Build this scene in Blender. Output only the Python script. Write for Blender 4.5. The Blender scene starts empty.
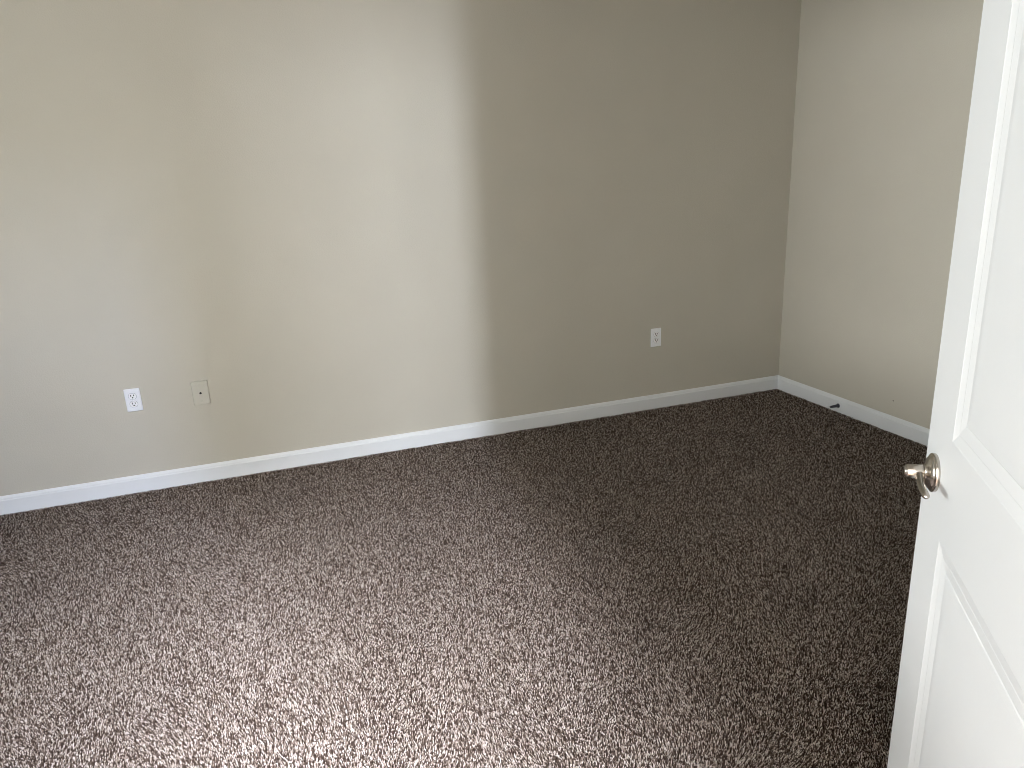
import bpy, bmesh, math
import numpy as np
from mathutils import Vector, Matrix

S = bpy.context.scene
COL = S.collection

# ------------------------------------------------------------------ camera
FPX, YAW, PITCH, ROLL = 715.06, 0.3232, 0.2837, 0.0467
CAM = Vector((-3.1416, -3.7757, 1.4454))
f = Vector((math.sin(YAW)*math.cos(PITCH), math.cos(YAW)*math.cos(PITCH), -math.sin(PITCH)))
r = Vector((math.cos(YAW), -math.sin(YAW), 0)); d = f.cross(r)
c_, s_ = math.cos(ROLL), math.sin(ROLL)
right = c_*r + s_*d; down = -s_*r + c_*d
cam = bpy.data.cameras.new('camera'); co = bpy.data.objects.new('camera', cam); COL.objects.link(co)
cam.sensor_fit = 'HORIZONTAL'; cam.sensor_width = 36.0; cam.lens = FPX/1024*36.0
cam.clip_start = 0.02; cam.clip_end = 100
M = Matrix.Identity(4)
for i in range(3):
    M[i][0] = right[i]; M[i][1] = -down[i]; M[i][2] = -f[i]; M[i][3] = CAM[i]
co.matrix_world = M
S.camera = co

# ------------------------------------------------------------------ sky, daylight, exposure
S.view_settings.view_transform = 'Standard'; S.view_settings.look = 'None'
S.view_settings.gamma = 1.0; S.view_settings.use_curve_mapping = False
S.view_settings.exposure = 0.0
S.cycles.filter_width = 0.9      # crisp grain, as in the photograph
w = bpy.data.worlds.new('sky'); S.world = w; w.use_nodes = True
w.node_tree.nodes['Background'].inputs[0].default_value = (0.80, 0.90, 1.0, 1)
w.node_tree.nodes['Background'].inputs[1].default_value = 1.0

# room plan (metres): far wall y = 0, side wall with the door stop x = 0, doorway wall y = -3.575
XL, YF, HC = -5.20, -3.575, 2.74
ZB = -0.010                     # carpet backing; the pile reaches z = 0
DX0, DX1, DH = -3.37, -2.56, 2.04   # doorway
HYB, HX0, HX1, HH = -8.10, -4.60, 0.60, 3.80   # unseen entry hall behind the doorway, invented to carry the light
# invented unseen windows, placed for their light: (centre, width, height) of the openings
ADDED_WIN_ROOM = dict(y=-2.42, z=1.58, w=1.90, h=1.30)        # invented for its light, in the wall x = XL
ADDED_WIN_SIDE = dict(x=-3.20, z=1.76, w=0.32, h=1.10)        # invented slim pane at the hall end, makes the bright wall band
ADDED_WIN_HIGH = dict(x=-1.25, z=3.00, w=0.55, h=1.20)        # invented high hall window, lights the lower left of the far wall
ADDED_SKYLIGHT = dict(x=-2.38, y=-6.20, w=2.16, h=2.80)       # invented opening in the hall ceiling, brightens the carpet

def day(name, loc, size, direction, color, watts):  # added area lamp standing in for outdoor light
    L = bpy.data.lights.new(name, 'AREA'); L.shape = 'RECTANGLE'; L.size, L.size_y = size
    L.color = color; L.energy = watts
    o = bpy.data.objects.new(name, L); COL.objects.link(o); o.location = loc
    o.rotation_euler = Vector(direction).to_track_quat('-Z', 'Z' if abs(direction[2]) < .9 else 'Y').to_euler()
    return o
DAY_ROOM, DAY_SIDE, DAY_HIGH, DAY_TOP, DAY_OUT = 84.0, 530.0, 290.0, 4550.0, 930.0
day('added_daylight', (XL-0.16, ADDED_WIN_ROOM['y'], ADDED_WIN_ROOM['z']), (ADDED_WIN_ROOM['w'], ADDED_WIN_ROOM['h']), (1, 0, 0), (0.90, 0.97, 0.99), DAY_ROOM)  # lamp added just outside the invented room window
day('added_daylight', (ADDED_WIN_SIDE['x'], HYB-0.16, ADDED_WIN_SIDE['z']), (ADDED_WIN_SIDE['w'], ADDED_WIN_SIDE['h']), (0, 1, 0), (0.79, 0.85, 0.98), DAY_SIDE)  # lamp added behind the invented slim pane
day('added_daylight', (ADDED_WIN_HIGH['x'], HYB-0.16, ADDED_WIN_HIGH['z']), (ADDED_WIN_HIGH['w'], ADDED_WIN_HIGH['h']), (0, 1, 0), (0.60, 0.75, 1.22), DAY_HIGH)  # lamp added behind the invented high window
day('added_daylight', (ADDED_SKYLIGHT['x'], ADDED_SKYLIGHT['y'], HH+0.26), (ADDED_SKYLIGHT['w'], ADDED_SKYLIGHT['h']), (0, 0, -1), (0.86, 0.92, 1.07), DAY_TOP)  # lamp added above the invented skylight
day('added_daylight', (XL-8.0, -3.1, 2.1), (0.80, 3.30), (1, 0, 0), (0.97, 0.98, 1.0), DAY_OUT)   # lamp added outdoors to light the door and right wall through the window

# ------------------------------------------------------------------ materials
def lin(*c):
    return tuple(((v/255)/12.92 if v/255 <= .04045 else ((v/255+.055)/1.055)**2.4) for v in c) + (1,)
def mat(name, col, rough=.6, metal=0.0, spec=.5):
    m = bpy.data.materials.new(name); m.use_nodes = True
    b = m.node_tree.nodes['Principled BSDF']
    b.inputs['Base Color'].default_value = col; b.inputs['Roughness'].default_value = rough
    b.inputs['Metallic'].default_value = metal; b.inputs['Specular IOR Level'].default_value = spec
    return m
def bump(m, scale, strength, dist, detail=3, kind='noise'):
    nt = m.node_tree; n = nt.nodes; b = n['Principled BSDF']
    tc = n.new('ShaderNodeTexCoord'); t = n.new('ShaderNodeTexNoise')
    t.inputs['Scale'].default_value = scale; t.inputs['Detail'].default_value = detail
    bu = n.new('ShaderNodeBump'); bu.inputs['Strength'].default_value = strength; bu.inputs['Distance'].default_value = dist
    nt.links.new(tc.outputs['Object'], t.inputs['Vector']); nt.links.new(t.outputs['Fac'], bu.inputs['Height'])
    nt.links.new(bu.outputs['Normal'], b.inputs['Normal'])
    return m
def mottle(m, c1, c2, scale):
    nt = m.node_tree; n = nt.nodes; b = n['Principled BSDF']
    tc = n.new('ShaderNodeTexCoord'); t = n.new('ShaderNodeTexNoise'); t.inputs['Scale'].default_value = scale; t.inputs['Detail'].default_value = 4
    rp = n.new('ShaderNodeValToRGB'); rp.color_ramp.elements[0].color = c1; rp.color_ramp.elements[1].color = c2
    rp.color_ramp.elements[0].position = .3; rp.color_ramp.elements[1].position = .7
    nt.links.new(tc.outputs['Object'], t.inputs['Vector']); nt.links.new(t.outputs['Fac'], rp.inputs['Fac'])
    nt.links.new(rp.outputs['Color'], b.inputs['Base Color'])
    return m
M_WALL = mottle(bump(mat('beige_wall_paint', lin(196, 189, 178), .75, spec=.3), 160, .22, .004), lin(192, 187, 173), lin(195, 190, 176), 3)
M_CEIL = bump(mat('white_ceiling_paint', lin(232, 230, 225), .9, spec=.2), 120, .3, .004)
M_TRIM = bump(mat('white_trim_paint', lin(227, 229, 229), .42), 40, .03, .002)
M_DOOR = bump(mat('white_door_paint', lin(209, 211, 210), .38), 260, .05, .001)
M_PLATE = mat('white_plastic', lin(240, 241, 243), .35)
M_FACE = mat('white_receptacle_plastic', lin(246, 246, 246), .3)
M_BEIGE = bump(mat('painted_cover_plate', lin(195, 191, 177), .6), 900, .15, .001)
M_SLOT = mat('dark_slot', lin(24, 22, 22), .6)
M_NICKEL = bump(mat('satin_nickel', (0.48, 0.44, 0.39, 1), .24, 1.0), 700, .03, .0005)
M_STEEL = mat('dark_steel_spring', (0.10, 0.10, 0.12, 1), .35, .8)
M_RUBBER = mat('white_rubber', lin(225, 225, 225), .7)
M_BACK = mat('carpet_backing', lin(30, 22, 17), 1.0, spec=0)
M_HALL = mat('hall_floor', lin(120, 100, 82), .5)
M_HALLWALL = mat('hall_wall_paint', lin(196, 189, 178), .8, spec=.3)
# carpet yarn: each tuft is dark brown, mid brown or beige
M_YARN = mat('carpet_yarn', (.1, .1, .1, 1), 1.0, spec=0.05)
nt = M_YARN.node_tree
at = nt.nodes.new('ShaderNodeAttribute'); at.attribute_name = 'tone'
rp = nt.nodes.new('ShaderNodeValToRGB'); cr = rp.color_ramp
cr.elements[0].position = 0.0; cr.elements[0].color = lin(50, 39, 32)
cr.elements[1].position = 1.0; cr.elements[1].color = lin(204, 192, 181)
e = cr.elements.new(.40); e.color = lin(75, 61, 52)
e = cr.elements.new(.65); e.color = lin(145, 130, 118)
nt.links.new(at.outputs['Fac'], rp.inputs['Fac'])
nt.links.new(rp.outputs['Color'], nt.nodes['Principled BSDF'].inputs['Base Color'])
# clear glass that lets daylight straight through
M_GLASS = bpy.data.materials.new('window_glass'); M_GLASS.use_nodes = True
nt = M_GLASS.node_tree; nt.nodes.clear()
o_ = nt.nodes.new('ShaderNodeOutputMaterial'); mx = nt.nodes.new('ShaderNodeMixShader'); mx.inputs[0].default_value = .06
tr = nt.nodes.new('ShaderNodeBsdfTransparent'); gl = nt.nodes.new('ShaderNodeBsdfGlossy'); gl.inputs['Roughness'].default_value = .02
nt.links.new(tr.outputs[0], mx.inputs[1]); nt.links.new(gl.outputs[0], mx.inputs[2]); nt.links.new(mx.outputs[0], o_.inputs[0])

# ------------------------------------------------------------------ mesh helpers
def link(name, bm, material, parent=None, smooth=False, **props):
    bmesh.ops.recalc_face_normals(bm, faces=bm.faces)
    me = bpy.data.meshes.new(name); bm.to_mesh(me); bm.free()
    for m in (material if isinstance(material, (list, tuple)) else [material]): me.materials.append(m)
    if smooth:
        for p in me.polygons: p.use_smooth = True
    o = bpy.data.objects.new(name, me); COL.objects.link(o)
    if parent: o.parent = parent
    for k, v in props.items(): o[k] = v
    return o
def box(bm, x0, x1, y0, y1, z0, z1, bev=0.0, seg=2):
    res = bmesh.ops.create_cube(bm, size=1.0)
    vs = res['verts']
    for v in vs:
        v.co = Vector(((x0+x1)/2 + v.co.x*(x1-x0), (y0+y1)/2 + v.co.y*(y1-y0), (z0+z1)/2 + v.co.z*(z1-z0)))
    if bev:
        es = list({e for v in vs for e in v.link_edges})
        bmesh.ops.bevel(bm, geom=es, offset=bev, segments=seg, affect='EDGES', profile=.5)
def lathe(bm, prof, n=40, T=Matrix.Identity(4)):
    """prof: (radius, height) pairs turned about the local z axis, then placed by T"""
    rings = []
    for (rad, h) in prof:
        if rad < 1e-6: rings.append([bm.verts.new(T @ Vector((0, 0, h)))])
        else: rings.append([bm.verts.new(T @ Vector((rad*math.cos(2*math.pi*k/n), rad*math.sin(2*math.pi*k/n), h))) for k in range(n)])
    for a, b in zip(rings, rings[1:]):
        for k in range(n):
            q = [a[k % len(a)], a[(k+1) % len(a)], b[(k+1) % len(b)], b[k % len(b)]]
            u = []
            for v in q:
                if v not in u: u.append(v)
            if len(u) >= 3:
                try: bm.faces.new(u)
                except ValueError: pass
def prism(bm, pts, h0, h1, T=Matrix.Identity(4)):
    """2-D outline pushed from h0 to h1 along local z"""
    a = [bm.verts.new(T @ Vector((x, y, h0))) for x, y in pts]
    b = [bm.verts.new(T @ Vector((x, y, h1))) for x, y in pts]
    bm.faces.new(a[::-1]); bm.faces.new(b)
    n = len(pts)
    for k in range(n): bm.faces.new([a[k], a[(k+1) % n], b[(k+1) % n], b[k]])
def sweep(bm, pts, radii, n=10, closed_ends=True):
    pts = [Vector(p) for p in pts]; rings = []
    up = Vector((0, 0, 1)); N = None
    for i, p in enumerate(pts):
        t = (pts[min(i+1, len(pts)-1)] - pts[max(i-1, 0)]).normalized()
        if N is None: N = t.cross(up if abs(t.z) < .9 else Vector((1, 0, 0))).normalized()
        N = (N - t*N.dot(t)).normalized(); B = t.cross(N)
        ra, rb = radii[i] if isinstance(radii[i], tuple) else (radii[i], radii[i])
        rings.append([bm.verts.new(p + N*ra*math.cos(2*math.pi*k/n) + B*rb*math.sin(2*math.pi*k/n)) for k in range(n)])
    for a, b in zip(rings, rings[1:]):
        for k in range(n): bm.faces.new([a[k], a[(k+1) % n], b[(k+1) % n], b[k]])
    if closed_ends: bm.faces.new(rings[0][::-1]); bm.faces.new(rings[-1])
def struct(name, bm, m, label=None, parent=None, **kw):
    o = link(name, bm, m, parent, **kw); o['kind'] = 'structure'
    if label: o['label'] = label
    return o

# ------------------------------------------------------------------ shell of the room
T = .12
bm = bmesh.new(); box(bm, XL-.3, T, YF-.115, T, ZB-.10, ZB)
struct('floor', bm, M_BACK, 'dark brown carpet floor under the speckled pile')
bm = bmesh.new(); box(bm, XL-T, T, YF, T, HC, HC+.1)
struct('ceiling', bm, M_CEIL, 'white ceiling over the beige room')
bm = bmesh.new(); box(bm, XL-T, T, 0, T, ZB, HC)
wall_back = struct('wall_back', bm, M_WALL, 'long beige wall with outlets and a cover plate')
bm = bmesh.new(); box(bm, 0, T, YF-.115, 0, ZB, HC)
wall_right = struct('wall_right', bm, M_WALL, 'short beige wall behind the open white door')
def wall_with_hole(name, axis, a0, a1, z0, z1, t0, t1, h0, h1, hz0, hz1, m, label):
    bm = bmesh.new()
    def put(u0, u1, w0, w1):
        if u1-u0 < 1e-4 or w1-w0 < 1e-4: return
        if axis == 'x': box(bm, u0, u1, t0, t1, w0, w1)
        else: box(bm, t0, t1, u0, u1, w0, w1)
    put(a0, h0, z0, z1); put(h1, a1, z0, z1); put(h0, h1, z0, hz0); put(h0, h1, hz1, z1)
    return struct(name, bm, m, label)
W = ADDED_WIN_ROOM
wall_with_hole('wall_left', 'y', YF-.115, 0, ZB, HC, XL-T, XL, W['y']-W['w']/2, W['y']+W['w']/2, W['z']-W['h']/2, W['z']+W['h']/2, M_WALL, 'beige wall with the added room window')
wall_with_hole('wall_front', 'x', XL, 0, ZB, HC, YF-.115, YF, DX0, DX1, ZB, DH, M_WALL, 'beige wall with the doorway')
# entry hall behind the doorway, unseen and invented to bring in light
bm = bmesh.new(); box(bm, HX0-T, HX1+T, HYB-T, YF-.115, ZB-.10, ZB)
struct('floor_hall', bm, M_HALL, 'brown floor of the invented entry hall')
K = ADDED_SKYLIGHT; kx0, kx1, ky0, ky1 = K['x']-K['w']/2, K['x']+K['w']/2, K['y']-K['h']/2, K['y']+K['h']/2
bm = bmesh.new()
for q in ((HX0-T, kx0, HYB-T, YF), (kx1, HX1+T, HYB-T, YF), (kx0, kx1, HYB-T, ky0), (kx0, kx1, ky1, YF)):
    box(bm, q[0], q[1], q[2], q[3], HH, HH+.2)
struct('ceiling_hall', bm, M_CEIL, 'white ceiling of the invented entry hall')
bm = bmesh.new(); box(bm, HX0-T, HX0, HYB-T, YF-.115, ZB, HH)
struct('wall_hall_left', bm, M_HALLWALL, 'beige side wall of the invented entry hall')
bm = bmesh.new(); box(bm, HX1, HX1+T, HYB-T, YF-.115, ZB, HH)
struct('wall_hall_right', bm, M_HALLWALL, 'beige side wall of the invented entry hall opposite')
bm = bmesh.new(); box(bm, HX0-T, HX1+T, YF-.115, YF, HC+.1, HH)
struct('wall_hall_upper', bm, M_HALLWALL, 'beige wall over the doorway in the invented hall')
bm = bmesh.new(); box(bm, 0.12, HX1+T, YF-.115, YF, ZB, HC+.1)
struct('wall_hall_return', bm, M_HALLWALL, 'beige short wall closing the invented hall')
A, B = ADDED_WIN_SIDE, ADDED_WIN_HIGH
bm = bmesh.new()
ax0, ax1, az0, az1 = A['x']-A['w']/2, A['x']+A['w']/2, A['z']-A['h']/2, A['z']+A['h']/2
bx0, bx1, bz0, bz1 = B['x']-B['w']/2, B['x']+B['w']/2, B['z']-B['h']/2, B['z']+B['h']/2
ZM = 2.3
for q in ((HX0-T, ax0, ZB, ZM), (ax1, HX1+T, ZB, ZM), (ax0, ax1, ZB, az0), (ax0, ax1, az1, ZM), (HX0-T, bx0, ZM, HH), (bx1, HX1+T, ZM, HH), (bx0, bx1, ZM, bz0), (bx0, bx1, bz1, HH)):
    box(bm, q[0], q[1], HYB-T, HYB, q[2], q[3])
struct('wall_hall_end', bm, M_HALLWALL, 'beige end wall of the invented hall with two added windows')
# unseen wall end, added to soften the left edge of the light band
bm = bmesh.new(); box(bm, HX0, -3.14, -6.36, -6.24, ZB, 2.6)
struct('wall_added_divider', bm, M_HALLWALL, 'beige wall added in the invented hall to soften a light edge')

def window(n, axis, c, z, wd, h, t0, t1, label):  # all these windows are unseen and added for the light they pass
    root = bpy.data.objects.new('window_%d' % n, None); COL.objects.link(root); root['kind'] = 'structure'; root['label'] = label
    def bx(bm, u0, u1, a, b, w0, w1, bev=0):
        if axis == 'y': box(bm, a, b, u0, u1, w0, w1, bev)
        else: box(bm, u0, u1, a, b, w0, w1, bev)
    bm = bmesh.new(); fw = .035; tm = (t0+t1)/2
    bx(bm, c-wd/2, c-wd/2+fw, t0, t1, z-h/2, z+h/2); bx(bm, c+wd/2-fw, c+wd/2, t0, t1, z-h/2, z+h/2)
    bx(bm, c-wd/2+fw, c+wd/2-fw, t0, t1, z-h/2, z-h/2+fw); bx(bm, c-wd/2+fw, c+wd/2-fw, t0, t1, z+h/2-fw, z+h/2)
    if h > 1.3 and wd > .5: bx(bm, c-wd/2+fw, c+wd/2-fw, tm-.012, tm+.012, z-.02, z+.02)
    link('window_frame', bm, M_TRIM, root)
    bm = bmesh.new(); bx(bm, c-wd/2+fw, c+wd/2-fw, tm-.002, tm+.002, z-h/2+fw, z+h/2-fw)
    link('pane', bm, M_GLASS, root)
window(1, 'y', W['y'], W['z'], W['w'], W['h'], XL-T+.01, XL-.03, 'added white framed window lighting the room')
window(2, 'x', A['x'], A['z'], A['w'], A['h'], HYB-T+.01, HYB-.03, 'added slim white framed hall window lighting the wall band')
win4 = bpy.data.objects.new('window_4', None); COL.objects.link(win4); win4['kind'] = 'structure'; win4['label'] = 'added flat skylight in the hall ceiling lighting the carpet'
bm = bmesh.new()
for q in ((kx0, kx0+.04, ky0, ky1), (kx1-.04, kx1, ky0, ky1), (kx0+.04, kx1-.04, ky0, ky0+.04), (kx0+.04, kx1-.04, ky1-.04, ky1)):
    box(bm, q[0], q[1], q[2], q[3], HH+.06, HH+.2)
link('window_frame', bm, M_TRIM, win4)
bm = bmesh.new(); box(bm, kx0+.04, kx1-.04, ky0+.04, ky1-.04, HH+.12, HH+.124); link('pane', bm, M_GLASS, win4)
window(3, 'x', B['x'], B['z'], B['w'], B['h'], HYB-T+.01, HYB-.03, 'added high white framed hall window lighting the lower wall')

# baseboards: flat board with a stepped, rounded top
BH = .0862
PROF = [(0, ZB), (.0135, ZB), (.0135, .064), (.0125, .067), (.0105, .0685), (.0105, .0705), (.0095, .076), (.0070, .081), (.0045, .0845), (.0035, BH), (0, BH)]
def baseboard(name, p0, p1, nrm, label, m0=0, m1=0):
    """m0/m1: mitre direction at each end (+1 shortens the face)"""
    p0, p1, nrm = Vector(p0), Vector(p1), Vector(nrm); t = (p1-p0).normalized()
    bm = bmesh.new()
    a = [bm.verts.new(p0 + nrm*x + t*x*m0 + Vector((0, 0, z))) for x, z in PROF]
    b = [bm.verts.new(p1 + nrm*x - t*x*m1 + Vector((0, 0, z))) for x, z in PROF]
    bm.faces.new(a[::-1]); bm.faces.new(b); n = len(PROF)
    for k in range(n): bm.faces.new([a[k], a[(k+1) % n], b[(k+1) % n], b[k]])
    return struct(name, bm, M_TRIM, label)
baseboard('baseboard_back', (XL, 0, 0), (0, 0, 0), (0, -1, 0), 'white baseboard along the long beige wall', 1, 1)
baseboard('baseboard_right', (0, 0, 0), (0, YF, 0), (-1, 0, 0), 'white baseboard along the short beige wall', 1, 1)
baseboard('baseboard_left', (XL, YF, 0), (XL, 0, 0), (1, 0, 0), 'white baseboard under the added room window', 1, 1)
baseboard('baseboard_front', (DX1+.06, YF, 0), (0, YF, 0), (0, 1, 0), 'white baseboard behind the door', 0, 1)

# doorway lining and casing
bm = bmesh.new()
box(bm, DX0-.018, DX0, YF-.115, YF, ZB, DH); box(bm, DX1, DX1+.018, YF-.115, YF, ZB, DH)
box(bm, DX0-.018, DX1+.018, YF-.115, YF, DH, DH+.018)
struct('trim_1', bm, M_TRIM, 'white lining of the doorway')
bm = bmesh.new()
box(bm, DX0-.06, DX0-.004, YF, YF+.014, ZB, DH+.06, .003); box(bm, DX1+.004, DX1+.06, YF, YF+.014, ZB, DH+.06, .003)
box(bm, DX0-.004, DX1+.004, YF, YF+.014, DH+.004, DH+.06, .003)
struct('trim_2', bm, M_TRIM, 'white casing around the doorway')

# ------------------------------------------------------------------ carpet pile
rng = np.random.default_rng(7)
SP = .0040
xs = np.arange(-4.95, -.012, SP); ys = np.arange(YF+.005, -.012, SP*.866)
gx, gy = np.meshgrid(xs, ys); gx[1::2] += SP/2
px, py = gx.ravel(), gy.ravel()
px = px + rng.uniform(-.34, .34, px.size)*SP; py = py + rng.uniform(-.34, .34, py.size)*SP
dist = np.hypot(px - CAM.x, py - CAM.y)
keep = (px < -.0145) & (py < -.0145) & (rng.random(px.size) < np.clip(1.15 - .24*(dist - 1.6), .34, 1)) 
px, py = px[keep], py[keep]; N = px.size
sc = np.clip(.9 + .13*(dist[keep] - 2.6), .8, 1.3)
hgt = rng.uniform(.0078, .0108, N); rad = rng.uniform(.0015, .0024, N)*sc
la = rng.uniform(0, 2*np.pi, N); ll = rng.uniform(.0, .0048, N)
lx, ly = ll*np.cos(la), ll*np.sin(la)
# brush marks: the pile leans together in soft patches, as after walking and vacuuming
fx = np.zeros(N); fy = np.zeros(N)
for _ in range(16):
    kx, ky = rng.normal(0, 6.5, 2); p1, p2 = rng.uniform(0, 2*np.pi, 2)
    fx += np.sin(kx*px + ky*py + p1); fy += np.sin(kx*px + ky*py + p2)
lx = lx + .00055*fx; ly = ly + .00055*fy; ra = rng.uniform(0, 2*np.pi, N)
V = np.empty((N, 7, 3), np.float32)
for k in range(3):
    a = ra + 2*np.pi*k/3
    V[:, k, 0] = px + .55*rad*np.cos(a); V[:, k, 1] = py + .55*rad*np.sin(a); V[:, k, 2] = ZB
    a = a + .9
    V[:, 3+k, 0] = px + .8*lx + rad*np.cos(a); V[:, 3+k, 1] = py + .8*ly + rad*np.sin(a); V[:, 3+k, 2] = ZB + .85*hgt
V[:, 6, 0] = px + lx; V[:, 6, 1] = py + ly; V[:, 6, 2] = ZB + hgt
F = []
for k in range(3):
    j = (k+1) % 3
    F += [(k, j, 3+j), (k, 3+j, 3+k), (3+k, 3+j, 6)]
F = (np.array(F, np.int32)[None] + (np.arange(N, dtype=np.int32)*7)[:, None, None]).reshape(-1, 3)
me = bpy.data.meshes.new('carpet_pile')
me.vertices.add(N*7); me.vertices.foreach_set('co', V.ravel())
me.loops.add(F.size); me.loops.foreach_set('vertex_index', F.ravel())
me.polygons.add(len(F)); me.polygons.foreach_set('loop_start', np.arange(0, F.size, 3, dtype=np.int32))
me.polygons.foreach_set('loop_total', np.full(len(F), 3, np.int32))
me.polygons.foreach_set('use_smooth', np.ones(len(F), bool))
tone = np.repeat(np.clip(rng.beta(.95, 1.05, N), 0, 1).astype(np.float32), 7)
me.attributes.new('tone', 'FLOAT', 'POINT').data.foreach_set('value', tone)
me.update(calc_edges=True); me.materials.append(M_YARN)
o = bpy.data.objects.new('carpet_pile', me); COL.objects.link(o)
o['kind'] = 'stuff'; o['label'] = 'speckled dark brown and beige frieze carpet covering the floor'; o['category'] = 'carpet'

# ------------------------------------------------------------------ the door
u = Vector((-.58435, -.81150, 0)); nv = Vector((-.81150, .58435, 0)); EDGE = Vector((-2.09007, -2.90471, 0))
DW, DT, Z0, Z1 = .785, .035, .012, 2.035
DM = Matrix(((u.x, 0, nv.x, EDGE.x), (u.y, 0, nv.y, EDGE.y), (0, 1, 0, 0), (0, 0, 0, 1)))   # local: along leaf, up, out of the visible face
door = bpy.data.objects.new('door_1', None); COL.objects.link(door); door.matrix_world = DM
door['kind'] = 'structure'; door['label'] = 'open white two panel door with a nickel lever'
# panels: (s0, s1, z0, z1) outer edge of the moulding
PAN = [(.1285, DW-.1285, .235, .8464), (.1285, DW-.1285, 1.0156, 1.900)]
RINGS = [(0, 0), (.002, -.0006), (.016, -.0026), (.0185, -.0029), (.0205, -.0026), (.0235, -.0029), (.037, -.0042), (.0395, -.0046), (.042, -.0037), (.055, -.0030)]
bm = bmesh.new()
def face_side(sign, zf):
    sx = [0, PAN[0][0], PAN[0][1], DW]; sz = [Z0, PAN[0][2], PAN[0][3], PAN[1][2], PAN[1][3], Z1]
    g = {(i, j): bm.verts.new((sx[i], sz[j], zf)) for i in range(4) for j in range(6)}
    for i in range(3):
        for j in range(5):
            if i == 1 and j in (1, 3): continue
            bm.faces.new([g[i, j], g[i+1, j], g[i+1, j+1], g[i, j+1]])
    for j, (a, b, c, e) in ((1, PAN[0]), (3, PAN[1])):
        prev = [g[1, j], g[2, j], g[2, j+1], g[1, j+1]]
        for off, dep in RINGS[1:]:
            cur = [bm.verts.new((x, z, zf+sign*dep)) for x, z in ((a+off, c+off), (b-off, c+off), (b-off, e-off), (a+off, e-off))]
            for k in range(4): bm.faces.new([prev[k], prev[(k+1) % 4], cur[(k+1) % 4], cur[k]])
            prev = cur
        bm.faces.new(prev)
    return g
gA = face_side(1, 0.0); gB = face_side(-1, -DT)
ring = [(i, 0) for i in range(4)] + [(3, j) for j in range(1, 6)] + [(i, 5) for i in (2, 1, 0)] + [(0, j) for j in (4, 3, 2, 1)]
for k in range(len(ring)):
    a, b = ring[k], ring[(k+1) % len(ring)]
    bm.faces.new([gA[a], gA[b], gB[b], gB[a]])
link('door_leaf', bm, M_DOOR, door)
KS, KZ = .0615, .935
def lever(sign, zf):
    h = bpy.data.objects.new('door_handle', None); COL.objects.link(h); h.parent = door
    h.location = (KS, KZ, zf)
    h['label'] = 'satin nickel lever handle'
    if sign < 0: h.scale = (1, 1, -1)
    bm = bmesh.new()
    lathe(bm, [(0, 0), (.0322, 0), (.0328, .0015), (.0328, .0050), (.0322, .0062), (.0310, .0068), (.0296, .0069), (.0288, .0074), (.0280, .0088), (.0262, .0106), (.0232, .0122), (.0195, .0134), (.0160, .0143), (.0136, .0154), (.0124, .0172), (.0115, .0184), (0, .0184)], 56)
    link('rosette', bm, M_NICKEL, h, smooth=True)
    bm = bmesh.new()
    lathe(bm, [(0, .0165), (.0085, .0165), (.0088, .0182), (.0118, .0184), (.0122, .0192), (.0122, .0430), (.0116, .0440), (.0090, .0446), (.0086, .0462), (.0070, .0470), (0, .0472)], 40)
    ob = link('hub', bm, M_NICKEL, h, smooth=True)
    bm = bmesh.new()
    # square root block on the hub, then a bar that sweeps towards the hinge side
    pts, rad = [], []
    for k in range(15):
        t = k/14
        pts.append((.006 + .093*t, -.0010 - .0022*math.sin(math.pi*min(1, t*1.3)/2), .0245 + .0090*math.sin(min(1, t*1.25)*math.pi/2)))
        rr = 1 if t < .9 else (1-((t-.9)/.1)**2*.65)
        rad.append(((.0062 - .0010*t)*rr, (.0078 - .0018*min(1, max(0, (t-.08)/.3)))*rr))
    sweep(bm, pts, rad, 16)
    link('lever', bm, M_NICKEL, h, smooth=True)
    bm = bmesh.new()
    lathe(bm, [(0, 0), (.0016, 0), (.0016, .0006), (0, .0006)], 12, Matrix.Translation((.0118, -.0028, .0205)) @ Matrix.Rotation(math.pi/2, 4, 'Y'))
    link('set_screw_hole', bm, M_SLOT, h, label='tiny dark set screw hole')
lever(1, 0.0); lever(-1, -DT)
bm = bmesh.new(); box(bm, -.0006, .001, KZ-.0285, KZ+.0285, -DT/2-.0125, -DT/2+.0125)
link('latch_plate', bm, M_NICKEL, door, label='nickel latch plate on the door edge')
for hz in (.25, 1.03, 1.80):
    bm = bmesh.new(); lathe(bm, [(0, hz-.045), (.006, hz-.045), (.006, hz+.045), (0, hz+.045)], 16, Matrix.Translation((DW+.004, 0, -DT-.004)) @ Matrix.Rotation(-math.pi/2, 4, 'X'))
    link('hinge', bm, M_NICKEL, door, smooth=True)

# ------------------------------------------------------------------ wall plates
def rounded(w, h, rad, n=5):
    pts = []
    for cx, cy, a0 in ((w/2-rad, h/2-rad, 0), (-w/2+rad, h/2-rad, 90), (-w/2+rad, -h/2+rad, 180), (w/2-rad, -h/2+rad, 270)):
        for k in range(n+1):
            a = math.radians(a0 + 90*k/n); pts.append((cx+rad*math.cos(a), cy+rad*math.sin(a)))
    return pts
def plate_bm(w, h, t=.0058, bev=.0035):
    bm = bmesh.new()
    L = [(0, 0), (0, t*.35), (bev*.35, t*.8), (bev, t)]
    rings = []
    for ins, z in L:
        rings.append([bm.verts.new((x, y, z)) for x, y in rounded(w-2*ins, h-2*ins, max(.0012, .003-ins*.4))])
    for a, b in zip(rings, rings[1:]):
        n = len(a)
        for k in range(n): bm.faces.new([a[k], a[(k+1) % n], b[(k+1) % n], b[k]])
    bm.faces.new(rings[0][::-1]); bm.faces.new(rings[-1])
    return bm
WALLM = lambda x, z: Matrix(((1, 0, 0, x), (0, 0, -1, -.0002), (0, 1, 0, z), (0, 0, 0, 1)))   # local z points into the room
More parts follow.
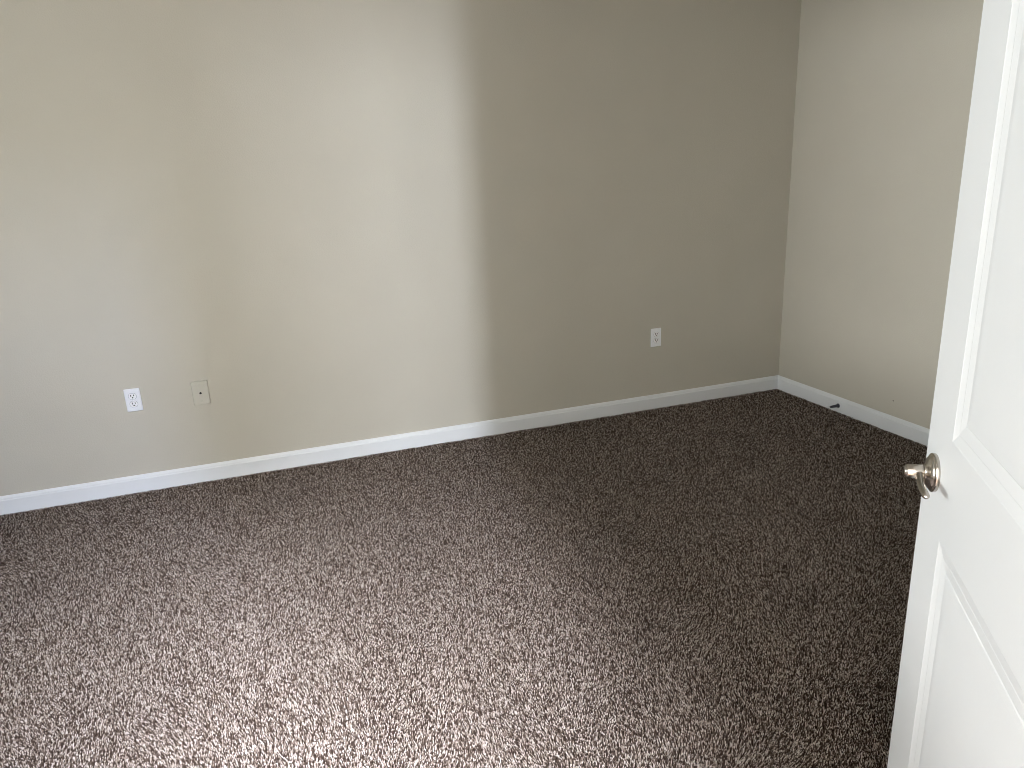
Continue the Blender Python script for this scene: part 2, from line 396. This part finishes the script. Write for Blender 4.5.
def screw(parent, x, y, z, m):
    bm = bmesh.new(); lathe(bm, [(0, z), (.0034, z), (.0032, z+.0007), (.0020, z+.0011), (0, z+.0012)], 16, Matrix.Translation((x, y, 0)))
    s = link('screw', bm, m, parent, smooth=True)
    return s
def outlet(x, z, label):
    o = bpy.data.objects.new('wall_outlet', None); COL.objects.link(o); o.matrix_world = WALLM(x, z)
    o['label'] = label; o['category'] = 'electrical outlet'; o['group'] = 'duplex outlets on the long wall'
    link('cover_plate', plate_bm(.070, .114, .0072), M_PLATE, o)
    for sy in (1, -1):
        cy = .0197*sy; bm = bmesh.new()
        out = []
        for k in range(36):       # round face cut flat at top and bottom
            a = 2*math.pi*k/36; out.append((.0172*math.cos(a), max(-.0142, min(.0142, .0172*math.sin(a))) + cy))
        prism(bm, out, .0060, .0086)
        rc = link('receptacle', bm, M_FACE, o)
        ring_bm = bmesh.new()
        for k in range(36):
            a, b = 2*math.pi*k/36, 2*math.pi*(k+1)/36
            q = []
            for (ang, R1) in ((a, .0174), (b, .0174), (b, .0183), (a, .0183)):
                lim = .0144 if R1 < .018 else .0152
                q.append(ring_bm.verts.new((R1*math.cos(ang), max(-lim, min(lim, R1*math.sin(ang))) + cy, .0073)))
            ring_bm.faces.new(q)
        bmesh.ops.remove_doubles(ring_bm, verts=ring_bm.verts, dist=1e-5)
        r2 = bmesh.ops.extrude_face_region(ring_bm, geom=ring_bm.faces[:])
        for v in [g for g in r2['geom'] if isinstance(g, bmesh.types.BMVert)]: v.co.z -= .0005
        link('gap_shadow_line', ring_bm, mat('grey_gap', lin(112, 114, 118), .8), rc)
        for nm, sx, hw, h0, h1 in (('slot', -.0064, .0017, -.0004, .0094), ('slot', .0064, .0015, .0004, .0086)):
            bm = bmesh.new(); box(bm, sx-hw, sx+hw, cy+h0, cy+h1, .0080, .0089); link(nm, bm, M_SLOT, rc)
        bm = bmesh.new()
        prism(bm, [(.0034*math.cos(a), -.0070+cy+max(-.0024, .0034*math.sin(a))) for a in [2*math.pi*k/20 for k in range(20)]], .0080, .0089)
        link('ground_hole', bm, M_SLOT, rc)
    screw(o, 0, 0, .0070, M_PLATE)
    return o
outlet(-3.832, .4749, 'white duplex outlet beside the beige cable plate, farthest from the room corner')
outlet(-.9338, .4519, 'white duplex outlet standing alone on the wall near the room corner')
o = bpy.data.objects.new('cable_plate', None); COL.objects.link(o); o.matrix_world = WALLM(-3.527, .468)
o['label'] = 'wall coloured cable plate with one dark jack in its middle'; o['category'] = 'wall plate'
link('cover_plate', plate_bm(.079, .1225, .0085, .003), M_BEIGE, o)
bm = bmesh.new(); lathe(bm, [(0, .008), (.0080, .008), (.0080, .0092), (.0068, .0098), (.0064, .0102), (0, .0102)], 24)
jk = link('jack', bm, M_BEIGE, o, smooth=False)
bm = bmesh.new(); lathe(bm, [(0, .0098), (.0056, .0098), (.0056, .0106), (.0050, .0108), (0, .0108)], 20)
link('jack_hole', bm, M_SLOT, jk, label='dark round jack opening')
screw(o, 0, .0415, .0082, M_BEIGE); screw(o, 0, -.0415, .0082, M_BEIGE)

# ------------------------------------------------------------------ door stop on the baseboard
o = bpy.data.objects.new('door_stop', None); COL.objects.link(o); o.location = (-.0135, -.556, .036); o.rotation_euler = (0, -math.pi/2, 0)
o['label'] = 'small dark spring door stop sticking out of the short wall baseboard'; o['category'] = 'door stop'
bm = bmesh.new(); lathe(bm, [(0, 0), (.0135, 0), (.0135, .0015), (.0105, .005), (.0075, .008), (0, .008)], 24)
link('base', bm, M_STEEL, o, smooth=True)
bm = bmesh.new(); pts = []; turns = 15
for k in range(turns*12+1):
    t = k/(turns*12); a = 2*math.pi*turns*t; R_ = .0078 - .0030*t
    pts.append((R_*math.cos(a), R_*math.sin(a), .007 + .058*t))
sweep(bm, pts, [.0015]*len(pts), 6)
link('spring', bm, M_STEEL, o, smooth=True)
bm = bmesh.new(); lathe(bm, [(0, .063), (.0050, .063), (.0062, .066), (.0062, .074), (.0050, .078), (0, .079)], 20)
link('rubber_tip', bm, M_RUBBER, o, smooth=True)

# tiny nail hole in the short wall
bm = bmesh.new(); lathe(bm, [(0, 0), (.0035, 0), (.0030, .0006), (0, .0006)], 12, Matrix.Translation((-.0001, -.93, .171)) @ Matrix.Rotation(-math.pi/2, 4, 'Y'))
link('nail_hole', bm, M_SLOT, wall_right)
